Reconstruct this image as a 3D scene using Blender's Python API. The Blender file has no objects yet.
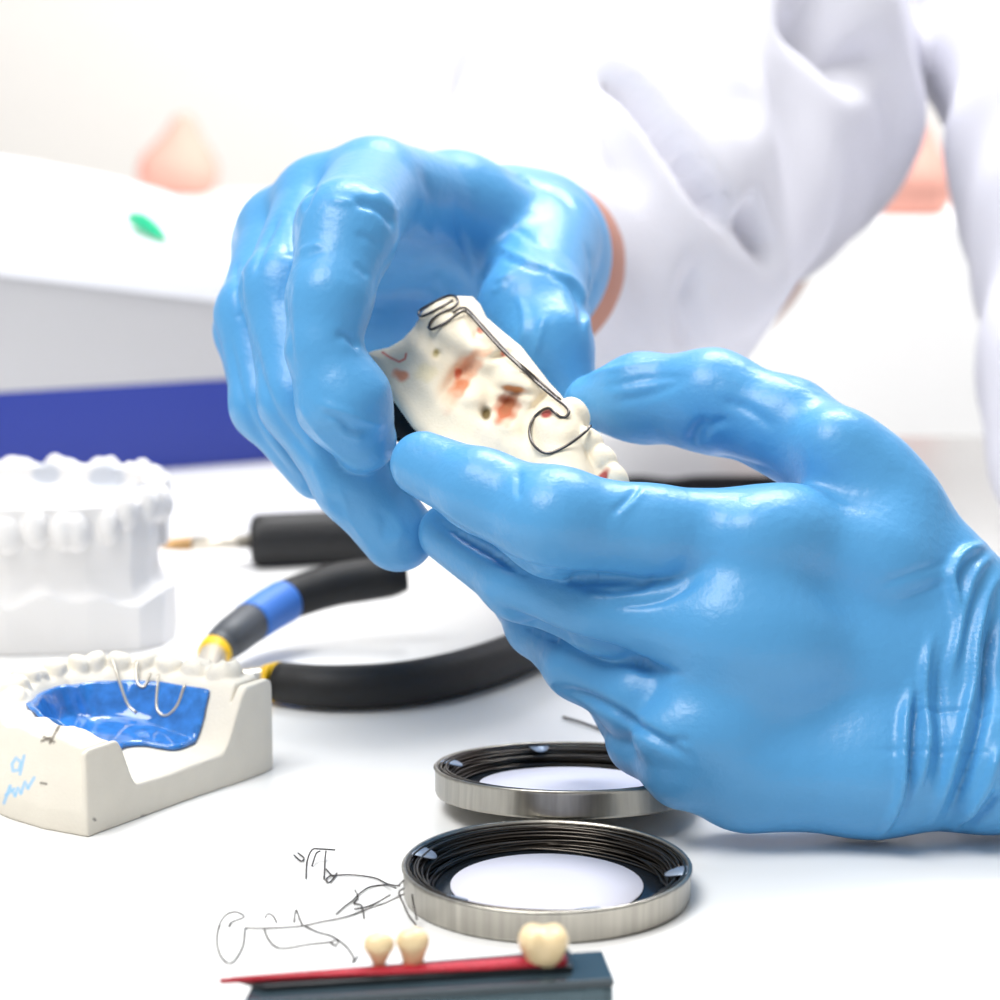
import bpy, bmesh, math, random
import numpy as np
from mathutils import Vector
R_ = random.Random(7)
NR = np.random.RandomState(3)
S = bpy.context.scene
COL = S.collection

# ------------------------------------------------------------------ camera
FPX = 2400.0
PITCH = math.radians(9.9)
CAM_H = 0.18
cam = bpy.data.cameras.new('camera')
cam_o = bpy.data.objects.new('camera', cam)
COL.objects.link(cam_o)
cam_o.location = (0, 0, CAM_H)
cam_o.rotation_euler = (math.pi / 2 - PITCH, 0, 0)
cam.sensor_width = 36
cam.lens = 36 * FPX / 1000
cam.clip_start = 0.02
cam.clip_end = 50
cam.dof.use_dof = True
cam.dof.focus_distance = 0.572
cam.dof.aperture_fstop = 14.0
S.camera = cam_o

# ------------------------------------------------------------------ light
W_ = bpy.data.worlds.new('daylight')
S.world = W_
W_.use_nodes = True
_bg = W_.node_tree.nodes['Background']
_bg.inputs[0].default_value = (1.0, 0.995, 0.99, 1)
_bg.inputs[1].default_value = 0.31


def area(name, loc, target, size, power, col=(1, 1, 1)):
    L = bpy.data.lights.new(name, 'AREA')
    L.shape = 'SQUARE'
    L.size = size
    L.energy = power
    L.color = col
    o = bpy.data.objects.new(name, L)
    COL.objects.link(o)
    o.location = loc
    d = Vector(target) - Vector(loc)
    o.rotation_euler = d.to_track_quat('-Z', 'Y').to_euler()
    return o


area('overhead_key', (-0.50, 0.12, 1.42), (0.0, 0.62, 0.08), 0.8, 19, (1, 0.995, 0.98))  # main light, steep from above at the front left
area('ceiling_light', (-0.10, 1.20, 1.62), (0.0, 0.60, 0.0), 0.8, 7, (1, 1, 1))
area('background_fill', (0.30, 1.55, 1.35), (0.25, 2.1, 0.0), 0.8, 34, (1, 1, 1))  # unseen fill, added to whiten the wall and counter at the back
S.view_settings.view_transform = 'Standard'
S.view_settings.look = 'None'
S.view_settings.gamma = 1
S.view_settings.exposure = 0.30
S.view_settings.use_curve_mapping = False

# ------------------------------------------------------------------ picture geometry -> place
fwd = np.array([0, math.cos(PITCH), -math.sin(PITCH)])
upv = np.array([0, math.sin(PITCH), math.cos(PITCH)])
rgt = np.array([1.0, 0, 0])
CAMP = np.array([0, 0, CAM_H])


def ray(px, py):
    return fwd + (px - 500) / FPX * rgt + (500 - py) / FPX * upv


def at(px, py, d):            # d: distance along the view axis, metres
    return CAMP + d * ray(px, py)


def on(px, py, z=0.0):        # where that line of sight meets height z
    r = ray(px, py)
    return CAMP + (z - CAM_H) / r[2] * r


def project(V):
    v = V - CAMP
    d = v @ fwd
    return 500 + FPX * (v @ rgt) / d, 500 - FPX * (v @ upv) / d, d


# ------------------------------------------------------------------ materials
def lin(c):
    return tuple((x / 255 / 12.92) if x / 255 <= 0.04045 else ((x / 255 + 0.055) / 1.055) ** 2.4 for x in c)


def mat(name, rgb, rough=0.5, metal=0.0, spec=0.5, noise=0.0, nscale=60, bump=0.0, bscale=400, trans=0.0,
        attr=None, coat=0.0, stretch=None, sss=0.0, ior=1.45, alpha=1.0):
    m = bpy.data.materials.new(name)
    m.use_nodes = True
    nt = m.node_tree
    b = nt.nodes['Principled BSDF']
    c = lin(rgb) + (1,)
    b.inputs['Base Color'].default_value = c
    b.inputs['Roughness'].default_value = rough
    b.inputs['Metallic'].default_value = metal
    b.inputs['Specular IOR Level'].default_value = spec
    b.inputs['Transmission Weight'].default_value = trans
    b.inputs['IOR'].default_value = ior
    b.inputs['Coat Weight'].default_value = coat
    b.inputs['Coat Roughness'].default_value = 0.05
    b.inputs['Alpha'].default_value = alpha
    if sss:
        b.inputs['Subsurface Weight'].default_value = sss
        b.inputs['Subsurface Radius'].default_value = (0.002, 0.002, 0.002)
    tc = nt.nodes.new('ShaderNodeTexCoord')
    vec = tc.outputs['Object']
    if stretch:
        mp = nt.nodes.new('ShaderNodeMapping')
        mp.inputs['Scale'].default_value = stretch
        nt.links.new(vec, mp.inputs[0])
        vec = mp.outputs[0]
    src = None
    if attr:
        a = nt.nodes.new('ShaderNodeAttribute')
        a.attribute_name = attr
        src = a.outputs['Color']
        nt.links.new(src, b.inputs['Base Color'])
    if noise:
        n = nt.nodes.new('ShaderNodeTexNoise')
        n.inputs['Scale'].default_value = nscale
        n.inputs['Detail'].default_value = 5
        nt.links.new(vec, n.inputs['Vector'])
        mx = nt.nodes.new('ShaderNodeMix')
        mx.data_type = 'RGBA'
        mx.blend_type = 'MULTIPLY'
        mr = nt.nodes.new('ShaderNodeMapRange')
        mr.inputs['From Min'].default_value = 0.3
        mr.inputs['From Max'].default_value = 0.7
        mr.inputs['To Min'].default_value = 1 - noise
        mr.inputs['To Max'].default_value = 1.0
        nt.links.new(n.outputs[0], mr.inputs[0])
        mx.inputs[0].default_value = 1
        if src is not None:
            nt.links.new(src, mx.inputs[6])
        else:
            mx.inputs[6].default_value = c
        nt.links.new(mr.outputs[0], mx.inputs[7])
        nt.links.new(mx.outputs[2], b.inputs['Base Color'])
    if bump:
        n = nt.nodes.new('ShaderNodeTexNoise')
        n.inputs['Scale'].default_value = bscale
        n.inputs['Detail'].default_value = 4
        nt.links.new(vec, n.inputs['Vector'])
        bp = nt.nodes.new('ShaderNodeBump')
        bp.inputs['Strength'].default_value = 1.0
        bp.inputs['Distance'].default_value = bump
        nt.links.new(n.outputs[0], bp.inputs['Height'])
        nt.links.new(bp.outputs[0], b.inputs['Normal'])
    return m


M = {}
M['table'] = mat('table_white', (242, 242, 241), 0.2, spec=0.35, noise=0.02, nscale=8)
M['glove'] = mat('blue_nitrile', (84, 156, 210), 0.34, spec=0.46, bump=0.00022, bscale=420, noise=0.05, nscale=60)
M['skin'] = mat('skin', (184, 126, 106), 0.5, noise=0.06, nscale=90, bump=0.0001, bscale=700, sss=0.05)
M['coat'] = mat('white_cotton', (226, 226, 235), 0.85, spec=0.1, bump=0.0004, bscale=900)
M['plaster'] = mat('stained_plaster', (236, 229, 215), 0.75, spec=0.2, attr='stain', bump=0.00012, bscale=1500, noise=0.05, nscale=260)
M['ivory_plaster'] = mat('ivory_plaster', (232, 226, 213), 0.7, spec=0.25, attr='stain', bump=0.0001, bscale=1200, noise=0.04, nscale=150)
M['white_plaster'] = mat('white_plaster', (240, 238, 236), 0.7, spec=0.25, attr='stain', bump=0.0001, bscale=900)
M['acrylic'] = mat('blue_acrylic', (66, 148, 240), 0.07, spec=0.6, noise=0.38, nscale=350, coat=0.4, trans=0.2)
M['steel'] = mat('brushed_steel', (182, 178, 169), 0.34, metal=1.0, noise=0.3, nscale=500, stretch=(1, 1, 0.03), bump=0.00003, bscale=800)
M['wire'] = mat('steel_wire', (96, 92, 90), 0.28, metal=1.0)
M['dark_wire'] = mat('dark_steel_wire', (92, 86, 80), 0.32, metal=1.0)
M['tin_floor'] = mat('dark_tin_floor', (70, 80, 92), 0.25, metal=0.8)
M['paper'] = mat('white_paper', (232, 232, 246), 0.7, spec=0.2)
M['tab'] = mat('tin_tab', (165, 180, 200), 0.45, metal=0.6)
M['black_rubber'] = mat('black_rubber', (26, 26, 28), 0.55, noise=0.2, nscale=500, bump=0.0002, bscale=900)
M['blue_rubber'] = mat('blue_rubber', (62, 120, 205), 0.5)
M['yellow'] = mat('yellow_plastic', (245, 196, 30), 0.4)
M['grey_rubber'] = mat('grey_rubber', (72, 76, 82), 0.5)
M['brass'] = mat('brass_tip', (176, 140, 96), 0.35, metal=0.8)
M['chrome'] = mat('nickel_shaft', (214, 206, 192), 0.3, metal=0.6)
M['machine_blue'] = mat('royal_blue_plastic', (40, 58, 148), 0.35)
M['machine_grey'] = mat('pale_grey_plastic', (186, 186, 189), 0.5)
M['machine_lid'] = mat('white_gloss_plastic', (238, 240, 246), 0.3)
M['green'] = mat('green_plastic', (10, 175, 125), 0.35)
M['needle'] = mat('needle_steel', (150, 150, 140), 0.3, metal=0.9)
M['pink'] = mat('pink_plaster', (218, 160, 146), 0.8)
M['wall'] = mat('wall_paint', (226, 223, 219), 0.9, spec=0.1)
M['counter'] = mat('counter_white', (245, 245, 245), 0.5)
M['wax'] = mat('red_wax', (196, 30, 52), 0.4, bump=0.0004, bscale=1500, noise=0.25, nscale=900)
M['black_strip'] = mat('black_plastic', (38, 42, 46), 0.3, bump=0.0001, bscale=900)
M['smoke_plastic'] = mat('smoke_plastic', (88, 108, 116), 0.15, trans=0.55, ior=1.3)
M['tooth'] = mat('tooth_enamel', (244, 220, 174), 0.22, spec=0.5, noise=0.12, nscale=150, sss=0.1)
M['floor'] = mat('floor_vinyl', (230, 230, 230), 0.5)


# ------------------------------------------------------------------ objects
def tag(o, label=None, cat=None, group=None, kind=None):
    if label: o['label'] = label
    if cat: o['category'] = cat
    if group: o['group'] = group
    if kind: o['kind'] = kind
    return o


def link(name, me, material, parent=None):
    o = bpy.data.objects.new(name, me)
    COL.objects.link(o)
    if material is not None:
        me.materials.clear()
        me.materials.append(material)
    if parent is not None:
        o.parent = parent
        o.matrix_parent_inverse = parent.matrix_basis.inverted()
    return o


def empty(name, loc):
    o = bpy.data.objects.new(name, None)
    o.empty_display_size = 0.01
    COL.objects.link(o)
    o.location = loc
    return o


def from_bm(name, bm, material, parent=None, smooth=True):
    bmesh.ops.recalc_face_normals(bm, faces=bm.faces)
    me = bpy.data.meshes.new(name)
    bm.to_mesh(me)
    bm.free()
    if smooth:
        for p in me.polygons: p.use_smooth = True
    return link(name, me, material, parent)


def from_np(name, V, Q, material, parent=None, cols=None):
    me = bpy.data.meshes.new(name)
    n = len(V); f = len(Q); k = Q.shape[1]
    me.vertices.add(n)
    me.vertices.foreach_set('co', np.ascontiguousarray(V, np.float32).ravel())
    me.loops.add(f * k)
    me.loops.foreach_set('vertex_index', np.ascontiguousarray(Q, np.int32).ravel())
    me.polygons.add(f)
    me.polygons.foreach_set('loop_start', np.arange(0, f * k, k, dtype=np.int32))
    me.polygons.foreach_set('use_smooth', np.ones(f, bool))
    me.update(calc_edges=True)
    me.validate()
    if cols is not None:
        a = me.color_attributes.new('stain', 'FLOAT_COLOR', 'POINT')
        c4 = np.ones((n, 4), np.float32)
        c4[:, :3] = cols
        a.data.foreach_set('color', c4.ravel())
    return link(name, me, material, parent)


def catmull(pts, n=8):
    P = [np.array(p, float) for p in pts]
    if len(P) < 3: n = max(n, 2)
    P = [2 * P[0] - P[1]] + P + [2 * P[-1] - P[-2]]
    out = []
    for i in range(1, len(P) - 2):
        for j in range(n):
            t = j / n
            a, b, c, d = P[i - 1:i + 3]
            out.append(0.5 * (2 * b + (c - a) * t + (2 * a - 5 * b + 4 * c - d) * t * t + (3 * b - a - 3 * c + d) * t ** 3))
    out.append(P[-2])
    return out


def tube_bm(bm, pts, rad, seg=10, smooth=6, cap=True):
    """tube along a smoothed path; rad is a number or a list with one radius per given point"""
    if isinstance(rad, (list, tuple)):
        q = [tuple(p) + (r,) for p, r in zip(pts, rad)]
    else:
        q = [tuple(p) + (rad,) for p in pts]
    q = catmull(q, smooth) if smooth > 1 else [np.array(x, float) for x in q]
    P = [Vector(x[:3]) for x in q]
    r = [max(x[3], 1e-6) for x in q]
    rings = []
    nrm = None
    for i, p in enumerate(P):
        t = (P[min(i + 1, len(P) - 1)] - P[max(i - 1, 0)])
        if t.length < 1e-9: t = Vector((0, 0, 1))
        t.normalize()
        if nrm is None:
            nrm = t.orthogonal().normalized()
        nrm = (nrm - t * nrm.dot(t))
        if nrm.length < 1e-6: nrm = t.orthogonal()
        nrm.normalize()
        bn = t.cross(nrm)
        rings.append([bm.verts.new(p + (nrm * math.cos(2 * math.pi * k / seg) + bn * math.sin(2 * math.pi * k / seg)) * r[i]) for k in range(seg)])
    for a, b in zip(rings, rings[1:]):
        for k in range(seg):
            bm.faces.new((a[k], a[(k + 1) % seg], b[(k + 1) % seg], b[k]))
    if cap:
        bm.faces.new(rings[0][::-1])
        bm.faces.new(rings[-1])
    return bm


def tube(name, pts, rad, material, parent=None, seg=10, smooth=6):
    return from_bm(name, tube_bm(bmesh.new(), pts, rad, seg, smooth), material, parent)


def lathe_bm(bm, prof, c=(0, 0, 0), seg=96, tilt=None):
    rings = []
    for (r, z) in prof:
        ring = []
        for k in range(seg):
            a = 2 * math.pi * k / seg
            v = Vector((r * math.cos(a), r * math.sin(a), z))
            if tilt is not None: v = tilt @ v
            ring.append(bm.verts.new(v + Vector(c)))
        rings.append(ring)
    for a, b in zip(rings, rings[1:]):
        for k in range(seg):
            bm.faces.new((a[k], a[(k + 1) % seg], b[(k + 1) % seg], b[k]))
    bm.faces.new(rings[0][::-1])
    bm.faces.new(rings[-1])
    return bm


def prism_bm(bm, poly, z0, z1, bevel=0.0, segs=3):
    """poly in xy; z0, z1 numbers or functions of x,y"""
    f0 = z0 if callable(z0) else (lambda x, y: z0)
    f1 = z1 if callable(z1) else (lambda x, y: z1)
    lo = [bm.verts.new((x, y, f0(x, y))) for x, y in poly]
    hi = [bm.verts.new((x, y, f1(x, y))) for x, y in poly]
    n = len(poly)
    fs = [bm.faces.new(lo[::-1]), bm.faces.new(hi)]
    for i in range(n):
        fs.append(bm.faces.new((lo[i], lo[(i + 1) % n], hi[(i + 1) % n], hi[i])))
    if bevel:
        es = [e for e in bm.edges]
        bmesh.ops.bevel(bm, geom=es, offset=bevel, segments=segs, profile=0.5, affect='EDGES')
    return bm


# ------------------------------------------------------------------ implicit shapes
def smin(a, b, k):
    h = np.maximum(k - np.abs(a - b), 0) / k
    return np.minimum(a, b) - h * h * (k * 0.25)


class Grid:
    def __init__(s, lo, hi, h):
        s.lo = np.array(lo, float); s.h = h
        s.n = np.ceil((np.array(hi) - s.lo) / h).astype(int) + 1
        s.ax = [(s.lo[i] + h * np.arange(s.n[i])).astype(np.float32) for i in range(3)]

    def new(s, v=0.05):
        return np.full(s.n, v, np.float32)

    def box(s, lo, hi):
        a = np.clip(np.floor((np.array(lo) - s.lo) / s.h).astype(int), 0, s.n)
        b = np.clip(np.ceil((np.array(hi) - s.lo) / s.h).astype(int) + 1, 0, s.n)
        return tuple(slice(int(x), int(y)) for x, y in zip(a, b))

    def pts(s, sl):
        return s.ax[0][sl[0]][:, None, None], s.ax[1][sl[1]][None, :, None], s.ax[2][sl[2]][None, None, :]

    def cone(s, F, a, b, r1, r2, k=0.0, m=0.02):
        """tapered capsule joined into field F"""
        a = np.array(a, float); b = np.array(b, float)
        r = max(r1, r2) + m
        sl = s.box(np.minimum(a, b) - r, np.maximum(a, b) + r)
        if any(q.stop <= q.start for q in sl): return
        x, y, z = s.pts(sl)
        ba = b - a
        L2 = max(float(ba @ ba), 1e-12)
        pax, pay, paz = x - a[0], y - a[1], z - a[2]
        t = np.clip((pax * ba[0] + pay * ba[1] + paz * ba[2]) / L2, 0, 1)
        d = np.sqrt((pax - t * ba[0]) ** 2 + (pay - t * ba[1]) ** 2 + (paz - t * ba[2]) ** 2) - (r1 + (r2 - r1) * t)
        F[sl] = smin(F[sl], d, k) if k > 0 else np.minimum(F[sl], d)

    def ell(s, F, c, rad, k=0.0, m=0.02, sub=False, rot=None):
        c = np.array(c, float); rad = np.array(rad, float)
        rr = rad.max() + m
        sl = s.box(c - rr, c + rr)
        if any(q.stop <= q.start for q in sl): return
        x, y, z = s.pts(sl)
        x, y, z = x - c[0], y - c[1], z - c[2]
        if rot is not None:
            x, y, z = (rot[0][0] * x + rot[0][1] * y + rot[0][2] * z, rot[1][0] * x + rot[1][1] * y + rot[1][2] * z,
                       rot[2][0] * x + rot[2][1] * y + rot[2][2] * z)
        q = np.sqrt((x / rad[0]) ** 2 + (y / rad[1]) ** 2 + (z / rad[2]) ** 2)
        g = np.sqrt((x / rad[0] ** 2) ** 2 + (y / rad[1] ** 2) ** 2 + (z / rad[2] ** 2) ** 2) + 1e-9
        d = q * (q - 1) / g
        d = np.where(q < 0.05, -rad.min(), d)
        if sub:
            F[sl] = -smin(-F[sl], d, k) if k > 0 else np.maximum(F[sl], -d)
        else:
            F[sl] = smin(F[sl], d, k) if k > 0 else np.minimum(F[sl], d)

    def mesh(s, F):
        """surface nets"""
        I = F < 0
        nx, ny, nz = s.n
        cnt = np.zeros((nx - 1, ny - 1, nz - 1), np.int8)
        for i in (0, 1):
            for j in (0, 1):
                for k in (0, 1):
                    cnt += I[i:nx - 1 + i, j:ny - 1 + j, k:nz - 1 + k]
        act = (cnt > 0) & (cnt < 8)
        idx = np.full(act.shape, -1, np.int32)
        c = np.argwhere(act)
        idx[act] = np.arange(len(c))
        P = np.zeros((len(c), 3)); N = np.zeros(len(c))
        corners = [(i, j, k) for i in (0, 1) for j in (0, 1) for k in (0, 1)]
        val = {q: F[c[:, 0] + q[0], c[:, 1] + q[1], c[:, 2] + q[2]] for q in corners}
        for q in corners:
            for ax in range(3):
                if q[ax] == 0:
                    w = list(q); w[ax] = 1; w = tuple(w)
                    a, b = val[q], val[w]
                    m = (a < 0) != (b < 0)
                    t = np.where(m, a / np.where(m, a - b, 1), 0)
                    p = np.tile(np.array(q, float), (len(c), 1))
                    p[:, ax] += t
                    P += p * m[:, None]
                    N += m
        V = s.lo + (c + P / N[:, None]) * s.h
        Q = []
        for ax in range(3):
            o1, o2 = [(1, 2), (2, 0), (0, 1)][ax]
            sl0 = [slice(None)] * 3; sl1 = [slice(None)] * 3
            sl0[ax] = slice(0, -1); sl1[ax] = slice(1, None)
            A = I[tuple(sl0)]; B = I[tuple(sl1)]
            e = np.argwhere(A != B)
            e = e[(e[:, o1] > 0) & (e[:, o2] > 0) & (e[:, o1] < s.n[o1] - 1) & (e[:, o2] < s.n[o2] - 1)]
            fl = A[e[:, 0], e[:, 1], e[:, 2]]
            quad = []
            for d1, d2 in ((-1, -1), (0, -1), (0, 0), (-1, 0)):
                w = e.copy(); w[:, o1] += d1; w[:, o2] += d2
                quad.append(idx[w[:, 0], w[:, 1], w[:, 2]])
            quad = np.stack(quad, 1)
            quad[~fl] = quad[~fl][:, ::-1]
            Q.append(quad)
        Q = np.concatenate(Q)
        Q = Q[(Q >= 0).all(1)]
        return V, Q


def vnormals(V, Q):
    n = np.cross(V[Q[:, 2]] - V[Q[:, 0]], V[Q[:, 3]] - V[Q[:, 1]])
    N = np.zeros_like(V)
    for k in range(4):
        np.add.at(N, Q[:, k], n)
    return N / (np.linalg.norm(N, axis=1, keepdims=True) + 1e-12)


def smooth_mesh(V, Q, it=2, w=0.5):
    for _ in range(it):
        A = np.zeros_like(V); c = np.zeros(len(V))
        for k in range(4):
            a, b = Q[:, k], Q[:, (k + 1) % 4]
            np.add.at(A, a, V[b]); np.add.at(A, b, V[a])
            np.add.at(c, a, 1); np.add.at(c, b, 1)
        V = V + w * (A / np.maximum(c, 1)[:, None] - V)
    return V


def poly_sd(x, y, poly):
    """signed distance to a polygon (negative inside)"""
    P = np.array(poly, float)
    d = np.full(np.broadcast(x, y).shape, 1e9)
    s = np.ones(d.shape)
    n = len(P)
    j = n - 1
    for i in range(n):
        e = P[j] - P[i]
        wx, wy = x - P[i][0], y - P[i][1]
        t = np.clip((wx * e[0] + wy * e[1]) / (e @ e), 0, 1)
        d = np.minimum(d, (wx - e[0] * t) ** 2 + (wy - e[1] * t) ** 2)
        c1 = y >= P[i][1]; c2 = y < P[j][1]; c3 = e[0] * wy > e[1] * wx
        s = np.where((c1 & c2 & c3) | (~c1 & ~c2 & ~c3), -s, s)
        j = i
    return s * np.sqrt(d)


def poly_dist2d(x, y, pl):
    """distance to an open polyline and the arc position of the nearest point"""
    best = np.full(np.broadcast(x, y).shape, 1e9)
    arc = np.zeros(best.shape)
    L = 0
    for a, b in zip(pl, pl[1:]):
        a = np.array(a, float); b = np.array(b, float)
        e = b - a
        l = np.linalg.norm(e)
        t = np.clip(((x - a[0]) * e[0] + (y - a[1]) * e[1]) / (l * l + 1e-12), 0, 1)
        d = np.hypot(x - a[0] - e[0] * t, y - a[1] - e[1] * t)
        m = d < best
        best = np.where(m, d, best)
        arc = np.where(m, L + t * l, arc)
        L += l
    return best, arc, L


def sculpt(V, Q, strokes, tol=0.006):
    """press folds (depth > 0) or raise ridges (depth < 0) along lines on the side of a surface that faces the camera.
    stroke = ([(px,py)...], width px, depth mm)"""
    N = vnormals(V, Q)
    px, py, d = project(V)
    facing = ((V - CAMP) * N).sum(1) < 0
    zb = {}
    key = (np.round(px / 5).astype(int) * 4096 + np.round(py / 5).astype(int))
    u, inv = np.unique(key, return_inverse=True)
    mn = np.full(len(u), 1e9)
    np.minimum.at(mn, inv, d)
    vis = facing & (d < mn[inv] + tol)
    disp = np.zeros(len(V))
    for pl, w, dep in strokes:
        pl = [p[:2] for p in catmull([tuple(p) + (0,) for p in pl], 5)] if len(pl) > 2 else pl
        P = np.array([p[:2] for p in pl])
        m = vis & (px > P[:, 0].min() - 3 * w) & (px < P[:, 0].max() + 3 * w) & (py > P[:, 1].min() - 3 * w) & (py < P[:, 1].max() + 3 * w)
        i = np.where(m)[0]
        if not len(i): continue
        ds, arc, L = poly_dist2d(px[i], py[i], P)
        fade = np.clip(np.minimum(arc, L - arc) / (0.22 * L) + 0.12, 0, 1)
        disp[i] -= dep * 1e-3 * np.exp(-(ds / w) ** 2) * fade
    for _ in range(2):
        A = np.zeros(len(V)); c = np.zeros(len(V))
        for k in range(4):
            a, b = Q[:, k], Q[:, (k + 1) % 4]
            np.add.at(A, a, disp[b]); np.add.at(A, b, disp[a]); np.add.at(c, a, 1); np.add.at(c, b, 1)
        disp = .4 * disp + .6 * A / np.maximum(c, 1)
    return V + N * disp[:, None]


# ================================================================== the room
bm = bmesh.new()
prism_bm(bm, [(-3, -1.2), (3, -1.2), (3, 3.2), (-3, 3.2)], -0.80, -0.75)
tag(from_bm('floor', bm, M['floor'], smooth=False), kind='structure')
bm = bmesh.new()
prism_bm(bm, [(-3, 2.9), (3, 2.9), (3, 3.0), (-3, 3.0)], -0.75, 1.6)
tag(from_bm('wall_back', bm, M['wall'], smooth=False), kind='structure')

wt = empty('worktable', (0, 0.7, -0.75))
tag(wt, 'white glossy laboratory worktable that carries the casts, tools and wire tins', 'table')
bm = bmesh.new()
prism_bm(bm, [(-0.9, 0.12), (0.75, 0.12), (0.75, 1.22), (0.06, 1.22), (0.02, 1.26), (0.02, 1.6), (-0.9, 1.6)], -0.03, 0.0, 0.002, 2)
from_bm('tabletop', bm, M['table'], wt, smooth=False)
for x, y in ((-0.84, 0.18), (0.69, 0.18), (0.69, 1.16), (-0.84, 1.54), (-0.04, 1.54)):
    bm = bmesh.new()
    prism_bm(bm, [(x - .02, y - .02), (x + .02, y - .02), (x + .02, y + .02), (x - .02, y + .02)], -0.75, -0.03)
    from_bm('leg', bm, M['table'], wt, smooth=False)

bm = bmesh.new()
prism_bm(bm, [(-0.9, 1.95), (1.1, 1.95), (1.1, 2.45), (-0.9, 2.45)], -0.75, 0.07, 0.004, 2)
tag(from_bm('back_counter', bm, M['counter'], smooth=False), 'long white counter behind the person and the machine, far out of focus', 'counter')


def pink_cast(px, py, w, h, label):
    c = on(px, py, 0.07)
    G = Grid(c + np.array([-w * 1.3, -w * 1.3, -0.004]), c + np.array([w * 1.3, w * 1.3, h * 1.5]), 0.004)
    F = G.new()
    G.cone(F, c + np.array([-w * .3, 0, h * .22]), c + np.array([w * .3, 0, h * .26]), h * .24, h * .3, 0.01)
    G.cone(F, c + np.array([w * .05, 0, h * .4]), c + np.array([w * .18, 0, h * .78]), h * .3, h * .16, 0.03)
    x, y, z = G.pts((slice(None),) * 3)
    F = np.maximum(F, (0.0702 - z) + 0 * x + 0 * y)
    V, Q = G.mesh(F)
    tag(from_np('pink_plaster_cast', V, Q, M['pink']), label, 'plaster cast')


pink_cast(176, 196, 0.05, 0.085, 'blurred pale pink plaster shape behind the white machine lid')
pink_cast(905, 216, 0.04, 0.085, 'blurred pale pink plaster shape between the coat and its right-hand sleeve')

# ------------------------------------------------------------------ the white and blue machine
A = on(0, 482); B = on(262, 462)
ex = (B - A) / np.linalg.norm(B - A)
ey = np.array([-ex[1], ex[0], 0])


def mloc(s, t): return A + ex * s + ey * t


mach = empty('bench_machine', tuple(mloc(0, 0.1)))
tag(mach, 'white bench machine with sloping lid, pale grey front and royal blue base', 'machine')
S0, S1, T1 = -0.25, 0.165, 0.26


def outline(inset, r):
    pts = [(S0, inset), (S1 - inset, inset)]
    for k in range(9):
        a = math.pi / 2 * k / 8
        pts.append((S1 - inset - r + r * math.cos(a), T1 - inset - r + r * math.sin(a)))
    pts.append((S0, T1 - inset))
    return pts


def lidz(s, t): return 0.111 - 0.155 * s + 0.150 * t


def mprism(name, inset, r, f0, f1, m, bev):
    bm = bmesh.new()
    prism_bm(bm, [(s, t) for s, t in outline(inset, r)], f0, f1, bev, 4)
    for v in bm.verts:
        p = mloc(v.co.x, v.co.y)
        v.co = (p[0], p[1], v.co.z)
    return from_bm(name, bm, m, mach, smooth=False)


mprism('base', 0.0, 0.06, 0.0, 0.041, M['machine_blue'], 0.001)
mprism('body', 0.0005, 0.06, 0.041, lambda s, t: lidz(s, t) - 0.013, M['machine_grey'], 0.0)
lid = mprism('lid', -0.004, 0.07, lambda s, t: lidz(s, t) - 0.017, lidz, M['machine_lid'], 0.006)
for p_ in lid.data.polygons: p_.use_smooth = True
lid['label'] = 'white sloping lid with rounded edge'


def on_lid(px, py):
    r = ray(px, py)
    n = np.array([0, 0, 1.0]) + 0.155 * ex - 0.150 * ey
    p0 = A + np.array([0, 0, 0.111])
    return CAMP + ((p0 - CAMP) @ n) / (r @ n) * r + np.array([0, 0, 0.0002])


a = on_lid(133, 229); b = on_lid(165, 246); c = on_lid(190, 252)
nd = empty('hub_needle', tuple(a))
tag(nd, 'small needle with bright green plastic hub lying on the white lid', 'needle')
up = np.array([0, 0, 1.0])
tube('hub', [a + up * .005, a * .7 + b * .3 + up * .0055, a * .3 + b * .7 + up * .0045, b + up * .003], [.0036, .0046, .0036, .0016], M['green'], nd, 14)
tube('needle_tip', [b + up * .0028, c + up * .0012], .0009, M['needle'], nd, 8)

# ------------------------------------------------------------------ screwdriver
z = 0.0095
sd = empty('black_screwdriver', tuple(on(250, 560)))
tag(sd, 'straight tool with black cylindrical handle and thin metal shaft ending in a tan tip', 'tool')
q = [on(255, 541, z), on(258, 541, z), on(266, 540.5, z), on(310, 538.5, z), on(370, 536, z), on(398, 534.5, z)]
bm = tube_bm(bmesh.new(), q, [.0085, .0098, .0102, .0102, .0101, .0088], 28, 5)
from_bm('handle', bm, M['black_rubber'], sd)
tube('shaft', [on(190, 543.5, z), on(256, 541, z)], .0027, M['chrome'], sd, 12, 1)
tube('tip', [on(158, 545, z), on(175, 544.3, z), on(191, 543.5, z)], [.0012, .0024, .0027], M['brass'], sd, 12, 4)

# black handle showing in the gap between thumb and forefinger
q = [on(565, 500, .007), on(630, 491, .007), on(670, 492, .007), on(700, 490, .0075), on(760, 489, .0075), on(810, 489, .007)]
bk = empty('black_handled_tool', tuple(on(700, 500)))
tag(bk, 'black tool handle seen through the gap between thumb and forefinger', 'tool')
tube('handle', q, [.0058, .0066, .0058, .0062, .0058, .0062], M['black_rubber'], bk, 16)
tube('shaft', [on(540, 503, .007), on(568, 500, .007)], .0022, M['chrome'], bk, 10, 1)

# ------------------------------------------------------------------ pliers
pl = empty('pliers', tuple(on(215, 690)))
tag(pl, 'pliers with black rubber handles, yellow collars and one blue band', 'pliers')


def hz(l): return [on(*p) for p in l]


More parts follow.
